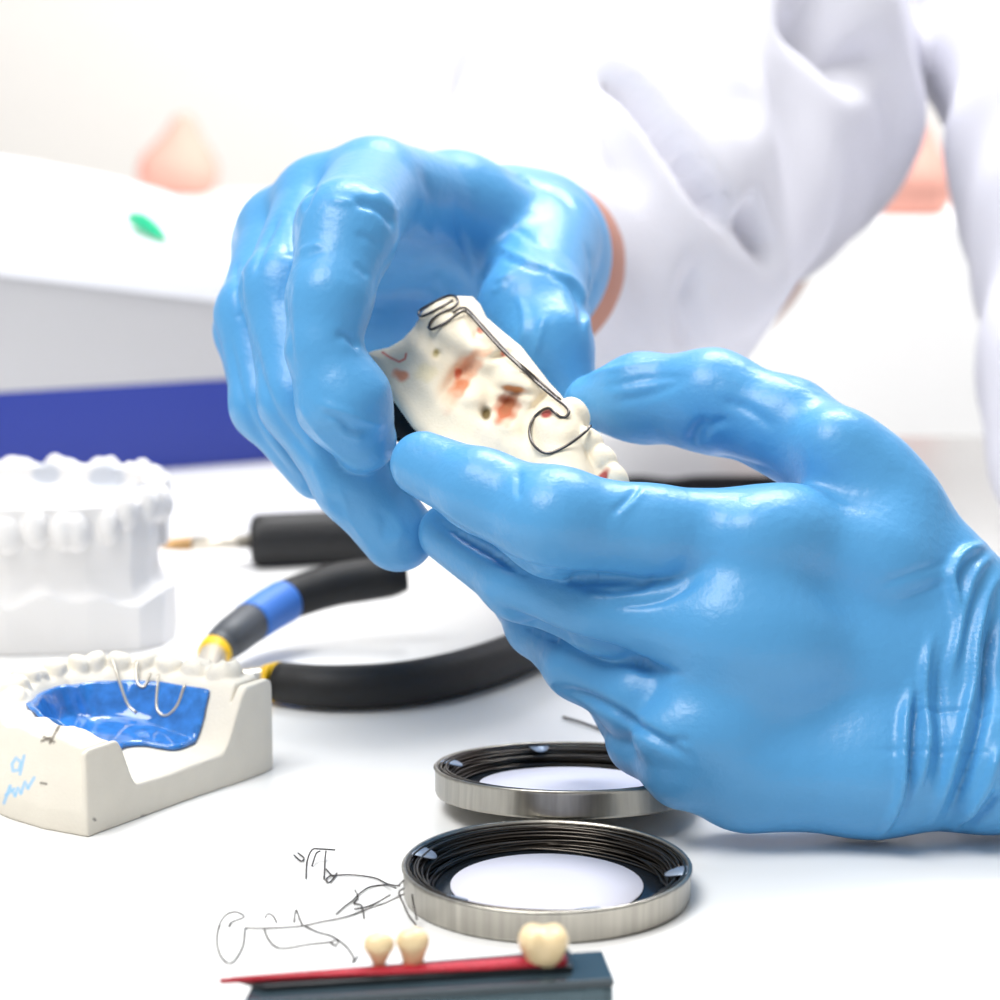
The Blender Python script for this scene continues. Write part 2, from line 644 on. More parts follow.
up_path = hz([(213, 654, .009), (222, 645, .0105), (232, 637, .012), (250, 623, .0135), (268, 611, .015), (287, 600, .0165), (330, 586, .020), (365, 580, .0215), (390, 577, .0225), (406, 575, .023)])
h1 = tube('handle', up_path[2:], [.0057, .0062, .0066, .0067, .0069, .0069, .0064, .005], M['black_rubber'], pl, 20)
h1['label'] = 'upper black handle with a blue band'
tube('blue_band', [up_path[3], up_path[4], up_path[5] * .85 + up_path[4] * .15], [.0067, .0070, .0071], M['blue_rubber'], h1, 20)
tube('grey_sleeve', [up_path[1] * .4 + up_path[0] * .6, up_path[1], up_path[2], up_path[3]], [.0052, .0056, .0062, .0065], M['grey_rubber'], h1, 20)
tube('yellow_collar', [up_path[0] * 1.3 - up_path[1] * .3, up_path[1] * .35 + up_path[0] * .65], [.0046, .0054], M['yellow'], h1, 20, 1)
lo_path = hz([(264, 681, .0065), (276, 682, .0065), (279, 682.5, .0066), (330, 687, .0068), (400, 684, .0068), (470, 670, .0068), (535, 646, .0068), (585, 620, .0066), (610, 604, .006)])
h2 = tube('handle', lo_path[2:], [.0060, .0064, .0066, .0068, .0066, .006, .004], M['black_rubber'], pl, 20)
h2['label'] = 'lower black handle without a band'
tube('yellow_collar', [lo_path[0], lo_path[1], lo_path[2]], [.0048, .006, .0061], M['yellow'], h2, 20, 1)
jc = on(205, 690, .0065)
bm = lathe_bm(bmesh.new(), [(.0, .0), (.008, .0), (.009, .001), (.009, .010), (.008, .0115), (.0, .0115)][1:-1], (jc[0], jc[1], .001), 28)
from_bm('joint', bm, M['chrome'], pl)
tube('tang', [lo_path[0], jc * .6 + lo_path[0] * .4, jc], [.0045, .0045, .005], M['chrome'], pl, 12)
tube('tang', [up_path[0], jc * .6 + up_path[0] * .4, jc], [.0042, .0045, .005], M['chrome'], pl, 12)
j2 = on(150, 692, .0065)
dj = (j2 - jc) / np.linalg.norm(j2 - jc)
dn = np.array([-dj[1], dj[0], 0])
for sgn in (1, -1):
    tube('jaw', [jc + dn * sgn * .003, jc + dj * .010 + dn * sgn * .0035, jc + dj * .026 + dn * sgn * .0018], [.0045, .0032, .0014], M['chrome'], pl, 12)

# ------------------------------------------------------------------ white plaster cast at the left
# local frame: x to the right along the picture, y away from the camera, origin at the right end of its base
O = on(167, 655)
u_ = np.array([math.cos(math.radians(2)), math.sin(math.radians(2)), 0]); v_ = np.array([-u_[1], u_[0], 0])


def wloc(x, y, z): return O + u_ * x * 1e-3 + v_ * y * 1e-3 + np.array([0, 0, z * 1e-3])


h = 0.6
gx = [np.arange(-84, 4, h), np.arange(-4, 74, h), np.arange(-2, 62, h)]
X, Y, Z = np.meshgrid(*gx, indexing='ij')
base_poly = [(-80, 3), (-50, -1), (-25, 1), (-9, 5), (-2, 13), (0, 26), (-1, 46), (-6, 58), (-22, 66), (-50, 70), (-80, 70)]
b2 = poly_sd(X[:, :, 0], Y[:, :, 0], base_poly)[:, :, None]
arch_pl = [p[:2] for p in catmull([(-78, 9, 0), (-50, 7, 0), (-25, 9, 0), (-11, 16, 0), (-6, 30, 0), (-8, 46, 0), (-20, 58, 0), (-48, 63, 0), (-78, 64, 0)], 6)]
ad, arc, AL = poly_dist2d(X[:, :, 0], Y[:, :, 0], arch_pl)
ad = ad[:, :, None]; arc = arc[:, :, None]
zs = Z
# base with a wavy upper edge
wav = 17.5 + 1.3 * np.sin(arc * .16 + 1) + 1.0 * np.sin(arc * .37)
d = np.maximum(b2, np.maximum(zs - wav, -zs))
tooth_c = []
s_ = 4.0
while s_ < AL - 3:
    w_ = 9.5 if (s_ < 30 or s_ > AL - 30) else (7.5 if (s_ < 55 or s_ > AL - 55) else 6.2)
    tooth_c.append((s_ + w_ / 2, w_)); s_ += w_
body_in = 4.5 + 2.2 * np.clip((34 - zs) / 14, 0, 1) * np.clip((zs - 18) / 8, 0, 1)
top = 47 - 2.5 * np.clip((ad - 4) / 8, 0, 1)
body = np.maximum(b2 + body_in, np.maximum(zs - top, 15 - zs))
d = smin(d, body, 4.0)
far_fill = np.maximum(np.abs(ad - 0.5) - 3.4, np.maximum(zs - 51.5, 30 - zs)) + np.where(arc > AL * .47, 0, 20)
d = smin(d, far_fill, 3.0)
seglen = np.cumsum([0] + [np.linalg.norm(np.array(p) - np.array(q)) for p, q in zip(arch_pl, arch_pl[1:])])
for i, (c_, w_) in enumerate(tooth_c):
    k_ = int(np.argmin(np.abs(seglen - c_)))
    p0 = np.array(arch_pl[k_]); p1 = np.array(arch_pl[min(k_ + 1, len(arch_pl) - 1)]); pm = np.array(arch_pl[max(k_ - 1, 0)])
    t_ = p1 - pm; t_ = t_ / np.linalg.norm(t_)
    lx = (X - p0[0]) * t_[0] + (Y - p0[1]) * t_[1]
    ly = -(X - p0[0]) * t_[1] + (Y - p0[1]) * t_[0]
    hh = .9 * math.sin(i * 2.4)
    far = c_ > AL * .50
    mid = AL * .36 < c_ <= AL * .50
    rz = 6.3 if not far else 8.0
    zc = (39.5 + hh) if not (far or mid) else ((46.5 if far else 45.0) + hh)
    q = np.sqrt((lx / (w_ * (.62 if not far else .60))) ** 2 + ((ly + (0 if far else 2.0)) / (4.9 if not far else 4.6)) ** 2 + ((zs - zc) / rz) ** 2)
    d = smin(d, (q - 1) * 4.2, 0.7 if not far else 1.8)
F = d.astype(np.float32)
Gq = Grid((0, 0, 0), (1, 1, 1), 1); Gq.lo = np.array([g[0] for g in gx]); Gq.h = h; Gq.n = np.array(F.shape)
F[0] = 1; F[:, 0] = 1; F[:, -1] = 1; F[-1] = 1; F[:, :, 0] = 1; F[:, :, -1] = 1
Vl, Q = Gq.mesh(F)
Vl = smooth_mesh(Vl, Q, 1, .4)
cols = np.tile(np.array(lin((224, 222, 221))), (len(Vl), 1))
V = O + Vl[:, :1] * 1e-3 * u_ + Vl[:, 1:2] * 1e-3 * v_ + Vl[:, 2:3] * np.array([[0, 0, 1e-3]])
px, py, _ = project(V)
for cx, cy, rx, ry in ((46, 474, 12, 10), (107, 478, 16, 12), (146, 489, 13, 5)):
    w_ = np.clip(1.35 - np.hypot((px - cx) / rx, (py - cy) / ry) , 0, .35) / .35
    w_ = w_ * (Vl[:, 1] > 22) * (Vl[:, 2] > 40)
    cols = cols * (1 - .75 * w_[:, None]) + np.array(lin((176, 182, 194))) * .75 * w_[:, None]
wc = from_np('dental_cast', V, Q, M['white_plaster'], cols=cols)
tag(wc, 'tall white plaster dental cast with grey patched teeth standing at the left', 'dental cast')

# ------------------------------------------------------------------ ivory cast with cut-off heel
A2 = on(87, 838); B2 = on(273, 769)
hx = (B2 - A2); HL = np.linalg.norm(hx) * 1000; hx = hx / np.linalg.norm(hx); hy = np.array([-hx[1], hx[0], 0])
h = 0.45
gx = [np.arange(-3, HL + 3, h), np.arange(-2, 66, h), np.arange(-2, 36, h)]
X, Y, Z = np.meshgrid(*gx, indexing='ij')
x2, y2 = X[:, :, 0], Y[:, :, 0]
foot = [p[:2] for p in catmull([(0.3, 0, 0), (HL * .5, 0, 0), (HL - .3, 0, 0), (HL, 14, 0), (HL - 3, 32, 0), (HL - 14, 50, 0), (HL * .5, 60, 0), (14, 50, 0), (2, 32, 0), (-1, 14, 0)], 6)]
f2 = poly_sd(x2, y2, foot)
parch = [p[:2] for p in catmull([(7.5, -4, 0), (8, 12, 0), (10, 30, 0), (20, 45, 0), (HL * .5, 51, 0), (HL - 19, 45, 0), (HL - 9, 30, 0), (HL - 7.5, 12, 0), (HL - 7, -4, 0)], 8)]
pad, parc, PL = poly_dist2d(x2, y2, parch)
right = np.clip((x2 - HL * .5) / 10, 0, 1)          # the side away from the camera
inside = poly_sd(x2, y2, parch + [(HL * .5, -4)]) < 0
ridge_w = 6.0 + 0 * right
slope_in = np.where(right > .5, 11.0, 7.5)
prof = np.where(inside, np.clip(1 - (pad - 3.5) / slope_in, 0, 1), np.clip(1 - (pad - 4.5) / 16, 0.35, 1))
prof = prof * prof * (3 - 2 * prof)
floor_z = 8.5 + 0.14 * y2 + 0.035 * np.abs(x2 - 30)
crest = 25.5 + 0.5 * np.sin(parc * .5) - 1.5 * np.exp(-(parc / 10) ** 2)
crest = crest - 3.0 * np.clip((26 - x2) / 8, 0, 1)
ztop = np.where(inside, floor_z + (crest - floor_z) * prof, 12 + (crest - 12) * prof)
nt_ = 0; s_ = 15.0
cum = np.cumsum([0] + [np.linalg.norm(np.array(p) - np.array(q)) for p, q in zip(parch, parch[1:])])
bump2 = np.zeros_like(ztop)
while s_ < PL - 17:
    edge = min(s_, PL - s_)
    w_ = 9.6 if edge < 33 else (7.2 if edge < 50 else 5.8)
    c_ = s_ + w_ / 2
    k_ = int(np.argmin(np.abs(cum - c_)))
    p0 = np.array(parch[k_]); t_ = np.array(parch[min(k_ + 1, len(parch) - 1)]) - np.array(parch[max(k_ - 1, 0)]); t_ = t_ / np.linalg.norm(t_)
    lx = (x2 - p0[0]) * t_[0] + (y2 - p0[1]) * t_[1]; ly = -(x2 - p0[0]) * t_[1] + (y2 - p0[1]) * t_[0]
    q = (lx / (w_ * .53)) ** 2 + (ly / 4.4) ** 2
    amp = 3.6 + .7 * math.sin(3.1 * c_)
    bump2 = np.maximum(bump2, amp * np.sqrt(np.clip(1 - q * q, 0, 1)))
    if w_ > 9:   # cusps
        for ex_, ey_ in ((-.22, 1.9), (.22, 1.9), (-.22, -1.9), (.22, -1.9)):
            bump2 = np.maximum(bump2, (amp + .7) * np.exp(-(((lx - ex_ * w_) / 1.9) ** 2 + ((ly - ey_) / 1.7) ** 2)) * (q < 1))
    s_ += w_
bump2 = bump2 * (1 - .72 * np.clip((26 - x2) / 8, 0, 1))
ztop = ztop + bump2
ZT = ztop.copy()
side = f2[:, :, None] + 0.07 * np.clip(Z - 4, 0, 40) * np.clip(1 - np.abs(Y) / 6, -1, 0) * -1 * 0
outer_in = np.where(Y > 2, np.clip(Z - 6, 0, 30) * .20, 0.0)
d = np.maximum((Z - ztop[:, :, None]) * .55, np.maximum(f2[:, :, None] + outer_in, -Z))
d = np.where(np.abs(d) < 3, d, d)
F = d.astype(np.float32)
F[0] = 1; F[:, 0] = 1; F[:, -1] = 1; F[-1] = 1; F[:, :, 0] = 1; F[:, :, -1] = 1
Gq = Grid((0, 0, 0), (1, 1, 1), 1); Gq.lo = np.array([g[0] for g in gx]); Gq.h = h; Gq.n = np.array(F.shape)
Vl, Q = Gq.mesh(F)
Vl = smooth_mesh(Vl, Q, 3, .45)


def place2(Vl): return A2 + Vl[:, :1] * 1e-3 * hx + Vl[:, 1:2] * 1e-3 * hy + Vl[:, 2:3] * np.array([[0, 0, 1e-3]])


V = place2(Vl)
cols = np.tile(np.array(lin((232, 226, 213))), (len(Vl), 1))
px, py, _ = project(V)
NV = vnormals(V, Q)
front = ((V - CAMP) * NV).sum(1) < 0


def paint(cols, px, py, m, pl, w, rgb, a=1.0):
    ds, _, _ = poly_dist2d(px, py, pl)
    k = np.clip(1.4 - ds / w, 0, 1) * a * m
    return cols * (1 - k[:, None]) + np.array(lin(rgb)) * k[:, None]


lb = (150, 200, 240)     # faded blue pencil note on the near side
for st in ([(12, 764), (16, 758), (21, 762), (19, 770), (13, 771), (12, 764)], [(24, 756), (20, 774)],
           [(4, 803), (10, 786)], [(10, 788), (15, 795)], [(15, 796), (18, 788), (21, 793)], [(21, 793), (25, 782), (28, 788)], [(28, 788), (34, 778)],
           [(6, 795), (14, 789)]):
    cols = paint(cols, px, py, front, st, 1.7, lb, .8)
for st in ([(44, 737), (54, 742)], [(50, 743), (58, 728)], [(57, 730), (60, 725)], [(42, 741), (50, 738)]):
    cols = paint(cols, px, py, front, st, 1.6, (105, 98, 90), .8)
for st in ([(41, 783), (46, 784)], [(94, 819), (95, 820)], [(142, 817), (147, 816)], [(97, 733), (99, 732)]):
    cols = paint(cols, px, py, front, st, 1.5, (110, 105, 98), .8)
ic = from_np('dental_cast', V, Q, M['ivory_plaster'], cols=cols)
tag(ic, 'low ivory dental cast with cut-off heel and a blue acrylic plate inside', 'dental cast')

# blue acrylic plate lying against the inner side of that cast
plate_poly = [p[:2] for p in catmull([(HL - 13, 9, 0), (HL - 20, 8, 0), (HL - 29, 8.5, 0), (HL - 33, 16, 0), (HL - 38, 18, 0), (25, 14, 0), (15.5, 17, 0), (15, 30, 0), (22.5, 43, 0), (HL * .5, 48.5, 0), (HL - 20, 43, 0), (HL - 12, 30, 0), (HL - 11, 16, 0)], 6)]
pp = poly_sd(x2, y2, plate_poly)
ZB = ZT.copy()
for _ in range(4):
    ZB[1:-1, 1:-1] = (ZB[1:-1, 1:-1] * 2 + ZB[2:, 1:-1] + ZB[:-2, 1:-1] + ZB[1:-1, 2:] + ZB[1:-1, :-2]) / 6
ga, gb = np.gradient(ZB, h)
TH = 1.5 * np.sqrt(1 + np.minimum(ga * ga + gb * gb, 9))
d = np.maximum((Z - (ZB + TH)[:, :, None]) * .5, ((ZT + .05)[:, :, None] - Z) * .5)
pz = pp[:, :, None]
d = -smin(-d, -pz - 0 * d, 1.2)
d = np.maximum(d, Z - 23.6)
F = d.astype(np.float32)
F[0] = 1; F[:, 0] = 1; F[:, -1] = 1; F[-1] = 1; F[:, :, 0] = 1; F[:, :, -1] = 1
Vp, Qp = Gq.mesh(F)
Vp = smooth_mesh(Vp, Qp, 3, .5)
ap = empty('acrylic_retainer', tuple(place2(np.array([[HL * .6, 25, 12.0]]))[0]))
tag(ap, 'blue acrylic retainer plate with wire clasps lying in the ivory cast', 'retainer')
from_np('plate', place2(Vp), Qp, M['acrylic'], ap)


def surf_z(x, y):
    i = min(max(int(round((x - gx[0][0]) / h)), 0), len(gx[0]) - 1); j = min(max(int(round((y - gx[1][0]) / h)), 0), len(gx[1]) - 1)
    return (ZB + TH)[i, j]


def clasp(pts):
    P = np.array([(x, y, surf_z(x, y) + .25) for x, y in pts])
    w = place2(P)
    tube('clasp', [tuple(p) for p in w], .00042, M['chrome'], ap, 8, 5)


def clasp_at(pts, dy):
    clasp([(HL - a, b + dy) for a, b in pts])


clasp_at([(19.0, 36), (19.6, 34.5), (20.8, 32), (22, 28), (22, 25)], 3)
clasp_at([(15.6, 31), (17.2, 30), (18.8, 28), (18.2, 26.2), (16, 26)], 2)
clasp_at([(15.2, 24), (16.8, 23), (19.4, 21), (19.8, 17.5), (18, 15), (15.6, 14.5)], 2)

# ------------------------------------------------------------------ two tins of coiled wire
from mathutils import Matrix


def wire_tin(c, R, hgt, tilt, label, tabs, seed):
    rr = random.Random(seed)
    rot = Matrix.Rotation(tilt, 3, 'X')
    t = empty('wire_tin', c)
    tag(t, label, 'wire tin', 'round tins of coiled wire')
    cv = Vector(c)
    w = .0007
    bm = lathe_bm(bmesh.new(), [(R - .0012, 0), (R - .0003, 0.0002), (R, .0010), (R, hgt - .0012), (R + .0004, hgt - .0005), (R, hgt), (R - w, hgt - .0002), (R - w, .0012), (R - .004, .0010)], c, 128, rot)
    from_bm('rim', bm, M['steel'], t)
    bm = lathe_bm(bmesh.new(), [(R * .965, .0011), (R * .965, .0016), (R * .60, .0018)], c, 96, rot)
    from_bm('bottom', bm, M['tin_floor'], t)
    bm = lathe_bm(bmesh.new(), [(R * .672, .0021), (R * .672, .0024), (R * .3, .0024)], c, 96, rot)
    from_bm('paper_disc', bm, M['paper'], t)
    # one long wire wound into a coil
    pts = []
    slots = [(c, r) for r in range(7) for c in range(9 - r)]
    slots = [q for q in slots if rr.random() < .8]
    rr.shuffle(slots)
    n = len(slots) * 48
    for i in range(n + 1):
        a = 2 * math.pi * i / 48
        k = min(i // 48, len(slots) - 1); k2 = min(k + 1, len(slots) - 1)
        f = (i % 48) / 48.0
        f = max(0, (f - .7) / .3); f = f * f * (3 - 2 * f)
        col = slots[k][0] * (1 - f) + slots[k2][0] * f
        row = slots[k][1] * (1 - f) + slots[k2][1] * f
        w = .00035 * math.sin(2 * a + k * 3.7) + .0003 * math.sin(3 * a + k)
        r = R - .0012 - .00062 * col + w * (.4 + .25 * col)
        zz = .0020 + (hgt - .0024) / 6.0 * row + .00025 * math.sin(a + k * 1.3)
        r = min(r, R - .00105)
        zz = max(min(zz, hgt - .0002), .0020)
        v = rot @ Vector((r * math.cos(a), r * math.sin(a), zz)) + cv
        pts.append(tuple(v))
    bm = tube_bm(bmesh.new(), pts, .00030, 6, 1)
    from_bm('wire_coil', bm, M['dark_wire'], t)
    for a, dr in tabs:
        a = math.radians(a)
        bm = bmesh.new()
        L = .0050; wd = .0030
        ring = []
        for k in range(13):
            f = math.pi * k / 12
            ring.append((-L * math.sin(f) * 1.0, wd * math.cos(f)))
        ring = [(0.0002, wd)] + ring + [(.0002, -wd)]
        ca, sa = math.cos(a), math.sin(a)
        top, bot = [], []
        for (x, y) in ring:
            lx = R - .0008 + x
            zt = hgt - .0006 - (.0012 * (x / -L) ** 1.5 if x < 0 else 0)
            for lst, dz in ((top, .00025), (bot, 0)):
                v = rot @ Vector((lx * ca - y * sa, lx * sa + y * ca, zt + dz)) + cv
                lst.append(bm.verts.new(v))
        bm.faces.new(top); bm.faces.new(bot[::-1])
        for i in range(len(top)):
            j = (i + 1) % len(top)
            bm.faces.new((top[i], bot[i], bot[j], top[j]))
        from_bm('tab', bm, M['tab'], t)
    return t


wire_tin((0.0105, .5160, 0.0), .0322, .0074, 0.0, 'tin of coiled wire with four bent tabs, nearer one behind the red strip', [(161, 0), (227, 0), (286, 0), (353, 0)], 1)
wire_tin((0.0172, .5815, 0.0038), .0335, .0072, math.radians(-5.6), 'tin of coiled wire leaning on the nearer tin, partly hidden under the glove', [(165, 0), (103, 0), (214, 0), (296, 0)], 2)

# loose bit of wire behind the farther tin
tag(tube('wire_offcut', [on(563, 717, .0006), on(580, 722, .0008), on(600, 729, .0006), on(612, 733, .0006)], .0004, M['wire'], None, 8), 'short straight wire offcut lying behind the farther tin', 'wire')


# ------------------------------------------------------------------ bent wire springs left of the nearer tin
def wire(label, strokes, r=.00019):
    t = empty('bent_wire_spring', tuple(on(*strokes[0][0][:2])))
    tag(t, label, 'wire', 'bent wire springs by the tin')
    bm = bmesh.new()
    for st in strokes:
        tube_bm(bm, [tuple(on(p[0], p[1], (p[2] if len(p) > 2 else .0004))) for p in st], r, 6, 5)
    from_bm('spring_wire', bm, M['wire'], t)


wire('bent wire spring with a tall curl, topmost of those left of the tin',
     [[(294, 855), (301, 861), (304, 858), (298, 853)],
      [(306, 878), (307, 862), (312, 850, .003), (320, 849, .003), (335, 850, .002)],
      [(324, 879), (325, 860), (326, 851, .003)], [(312, 866), (316, 854, .002), (320, 851, .003)],
      [(326, 869), (333, 876), (337, 873), (330, 882), (326, 880), (330, 876), (340, 875), (355, 875), (375, 878), (388, 884), (400, 886)]])
wire('long bent wire spring reaching from the tin rim to the left loops',
     [[(404, 894, .004), (385, 903, .002), (365, 910), (345, 917), (320, 922), (300, 926), (270, 928), (245, 928)],
      [(245, 928), (243, 945), (236, 958), (229, 963), (221, 956), (217, 942), (219, 926), (226, 915, .002), (236, 912, .003), (244, 917, .002), (232, 922), (229, 926)],
      [(294, 922), (296, 910, .002), (299, 917), (302, 924)]])
wire('bent wire spring with two coiled hooks lying nearest the red strip',
     [[(265, 918), (268, 914, .002), (273, 916, .002), (277, 923)],
      [(264, 928), (268, 938), (275, 946), (285, 948), (310, 944), (330, 942), (338, 940, .002), (336, 945), (331, 943)],
      [(305, 926), (318, 932), (332, 936), (345, 945), (352, 954), (355, 961)], [(352, 962), (358, 956)]])
wire('short bent wire spring with a coil in its middle beside the tin rim',
     [[(336, 914), (345, 906), (352, 901), (360, 893), (370, 887), (385, 885), (396, 888, .003)],
      [(390, 895, .003), (378, 902), (366, 907), (354, 909)],
      [(355, 890, .003), (358, 897), (354, 903), (361, 905), (363, 911), (364, 918)]])
wire('thin wire twist hooked over the left side of the nearer tin',
     [[(404, 888, .0075), (399, 893, .006), (404, 905, .004), (409, 916, .003), (416, 925, .001)], [(399, 885, .006), (404, 880, .0078)], [(412, 894, .0065), (414, 907, .004), (417, 920, .002)]], .00022)

# ------------------------------------------------------------------ plastic box with red wax strip and spare teeth
zb = .0115
bl, br, fr, fl = on(258, 974, zb), on(602, 950, zb), on(614, 979, zb), on(243, 1002, zb)
box = empty('plastic_box', tuple(on(420, 1010)))
tag(box, 'flat smoky see-through plastic box at the bottom edge under the red strip', 'box')
bm = bmesh.new()
cen = (bl + br + fr + fl)[:2] / 4
prism_bm(bm, [(q[0], q[1]) for q in (fl, fr, br, bl)], 0.0, zb - .0016, .0008, 2)
from_bm('box_body', bm, M['smoke_plastic'], box, smooth=False)
bm = bmesh.new()
grow = lambda q: (cen[0] + (q[0] - cen[0]) * 1.004, cen[1] + (q[1] - cen[1]) * 1.004)
prism_bm(bm, [grow(q) for q in (fl, fr, br, bl)], zb - .0016, zb, .0004, 2)
from_bm('box_lid', bm, mat('smoke_lid', (52, 66, 74), 0.12, spec=0.6), box, smooth=False)
ax = (br - bl); ax = ax / np.linalg.norm(ax); ay = np.array([-ax[1], ax[0], 0])
bm = bmesh.new()
zs0 = zb + .0004
p0, p1, p2, p3 = on(264, 990, zs0), on(573, 970, zs0), on(570, 953, zs0), on(230, 980, zs0)
prism_bm(bm, [(q[0], q[1]) for q in (p0, p1, p2, p3)], zb + .0001, zb + .0012, .0003, 2)
strip = empty('tooth_card', tuple(p1))
tag(strip, 'narrow card with red wax strip on black plastic holding three spare teeth', 'tooth card')
from_bm('card_base', bm, M['black_strip'], strip, smooth=False)
bm = bmesh.new()
zw = zb + .0022
w0, w1, w2, w3 = on(219, 980, zw), on(567, 962, zw), on(566, 952, zw), on(219, 977, zw)
prism_bm(bm, [(q[0], q[1]) for q in (w0, w1, w2, w3)], zb + .0012, zw, .0007, 3)
bmesh.ops.subdivide_edges(bm, edges=bm.edges[:], cuts=3, use_grid_fill=True)
for v in bm.verts: v.co += Vector((R_.uniform(-1, 1), R_.uniform(-1, 1), R_.uniform(-1, 1))) * .00012
from_bm('wax_strip', bm, M['wax'], strip)


def spare_tooth(px, pyc, wpx, hpx, molar, label):
    D = project(on(px, pyc + hpx * .3, zw)[None])[2][0] - .001
    c = at(px, pyc, D)
    s = D / FPX
    w, hh = wpx * s / 2, hpx * s / 2
    G = Grid(c - np.array([w * 1.3, w * 1.3, hh * 1.3]), c + np.array([w * 1.3, w * 1.3, hh * 1.3]), .00022)
    F = G.new(.01)
    e = lambda x, y, z: c + np.array([x * w, y * w, z * hh])
    if molar:
        for sx in (-1, 1):
            for sy in (-1, 1):
                G.cone(F, e(.42 * sx, .38 * sy, .45), e(.24 * sx, .24 * sy, -.5), w * .48, w * .4, .0016, .004)
        G.cone(F, e(-.2, 0, -.5), e(.2, 0, -.5), w * .42, w * .42, .002, .004)
        G.cone(F, e(-.5, 0, .3), e(.5, 0, .3), w * .5, w * .5, .0016, .004)
    else:
        b_ = .42 if molar is None else .6
        G.cone(F, e(0, 0, .18), e(0, 0, -.66), w * .88, w * b_, .001, .004)
        G.cone(F, e(-.40, -.1, .50), e(.40, -.1, .50), w * .50, w * .48, .0012, .004)
        G.cone(F, e(0, .4, .5), e(0, .3, -.1), w * .45, w * .4, .0012, .004)
    V, Q = G.mesh(F)
    V = smooth_mesh(V, Q, 2)
    tag(from_np('spare_tooth', V, Q, M['tooth']), label, 'tooth', 'spare teeth on the red wax')


spare_tooth(379, 951, 33, 37, None, 'ivory spare tooth with tapered root, leftmost on the red wax strip')
spare_tooth(413, 948, 36, 40, False, 'ivory spare tooth in the middle, close beside the tapered one')
spare_tooth(543.5, 946, 50, 36, True, 'broad ivory molar alone at the right end of the red wax strip')


# ================================================================== the person: body, coat and gloves
def J(px, py, dmm, rpx):
    d = dmm * 1e-3
    return at(px, py, d), rpx * d / FPX


def chain(G, F, js, k=.004):
    q = [J(*j) for j in js]
    for (a, ra), (b, rb) in zip(q, q[1:]):
        G.cone(F, a, b, ra, rb, k)


def bounds(chains, m=.012):
    P = []
    for c in chains:
        for j in c:
            p, r = J(*j)
            P += [p - r, p + r]
    P = np.array(P)
    return P.min(0) - m, P.max(0) + m


# the hand at the right of the picture (back of the hand to the camera, thumb up)
L_index = [(423, 464, 588, 33), (482, 491, 577, 40), (556, 523, 568, 53), (650, 532, 571, 45), (790, 545, 580, 56)]
L_middle = [(448, 533, 604, 30), (522, 580, 586, 39), (605, 610, 576, 43), (715, 630, 572, 60)]
L_ring = [(494, 572, 628, 22), (536, 626, 606, 28), (580, 664, 590, 34), (640, 698, 578, 41), (740, 708, 578, 58)]
L_pinky = [(600, 682, 612, 24), (640, 742, 582, 30), (684, 768, 570, 38), (745, 768, 574, 60)]
L_thumb = [(590, 403, 629, 27), (640, 398, 622, 41), (712, 401, 613, 48), (788, 428, 606, 46), (866, 486, 596, 52)]
L_palm = [[(790, 545, 580, 56), (925, 600, 594, 70)],
          [(715, 630, 572, 60), (930, 680, 588, 76)],
          [(740, 708, 578, 58), (930, 720, 586, 74)],
          [(745, 768, 574, 61), (870, 767, 575, 63), (990, 763, 577, 64)],
          [(862, 488, 596, 53), (972, 625, 597, 56)],
          [(886, 512, 594, 52), (876, 560, 582, 50)],
          [(930, 650, 592, 70), (1000, 700, 596, 80)],
          [(972, 625, 597, 56), (1160, 660, 622, 74)],
          [(1000, 700, 596, 80), (1160, 700, 622, 90)],
          [(990, 760, 577, 63), (1160, 714, 602, 72)]]
L_bulge = [((756, 644, 566), (62, 58, 44)), ((832, 442, 592), (36, 32, 40)), ((552, 515, 566), (46, 40, 52)), ((752, 532, 570), (48, 34, 44)), ((690, 735, 566), (56, 38, 40))]
# the hand at the left (knuckles up, fingers curling down in front)
R_index = [(374, 188, 660, 48), (346, 232, 612, 50), (329, 300, 600, 41), (323, 350, 598, 35), (344, 402, 598, 46), (364, 440, 602, 33)]
R_middle = [(322, 204, 668, 46), (284, 290, 630, 42), (300, 400, 617, 40), (355, 481, 614, 40), (398, 534, 614, 38)]
R_ring = [(282, 232, 680, 42), (254, 315, 645, 37), (266, 405, 634, 34), (318, 470, 628, 30)]
R_pinky = [(268, 245, 692, 32), (248, 330, 668, 32), (262, 410, 655, 28), (300, 455, 648, 22)]
R_thumb = [(548, 240, 715, 54), (532, 312, 668, 51), (550, 345, 655, 40), (575, 392, 650, 24)]
R_palm = [[(374, 188, 660, 48), (462, 212, 700, 47), (530, 250, 738, 76)],
          [(322, 204, 668, 46), (500, 262, 765, 70)],
          [(282, 232, 680, 42), (490, 290, 770, 60)],
          [(268, 245, 692, 32), (480, 310, 772, 48)],
          [(452, 200, 695, 34), (522, 258, 705, 52)],
          [(505, 266, 732, 90), (512, 266, 752, 90)]]
R_palm.append([(285, 300, 700, 38), (380, 320, 722, 44), (470, 322, 752, 46)])
R_bulge = []


def build_hand(fingers, palm, step, k_f=.0045, thumb=None, k_t=.006, grow=0.0, kp=.007, bulge=()):
    lo, hi = bounds(fingers + palm + ([thumb] if thumb else []), .010)
    G = Grid(lo, hi, step)
    P = G.new()
    for c in palm: chain(G, P, c, kp)
    for (a, b, c), rr in bulge:
        q = at(a, b, c * 1e-3); s_ = c * 1e-3 / FPX
        G.ell(P, q, (rr[0] * s_, rr[2] * s_, rr[1] * s_), .012)
    out = P.copy()
    for f in fingers:
        F = G.new(); chain(G, F, f, .004)
        out = smin(out, smin(F, P, k_f), .0009)
    if thumb:
        F = G.new(); chain(G, F, thumb, .006)
        out = smin(out, smin(F, P, k_t), .0009)
    return G, out


person = empty('person', (0.15, 1.3, -0.75))
tag(person, 'person in white lab coat and blue gloves holding a dental cast with both hands', 'person')

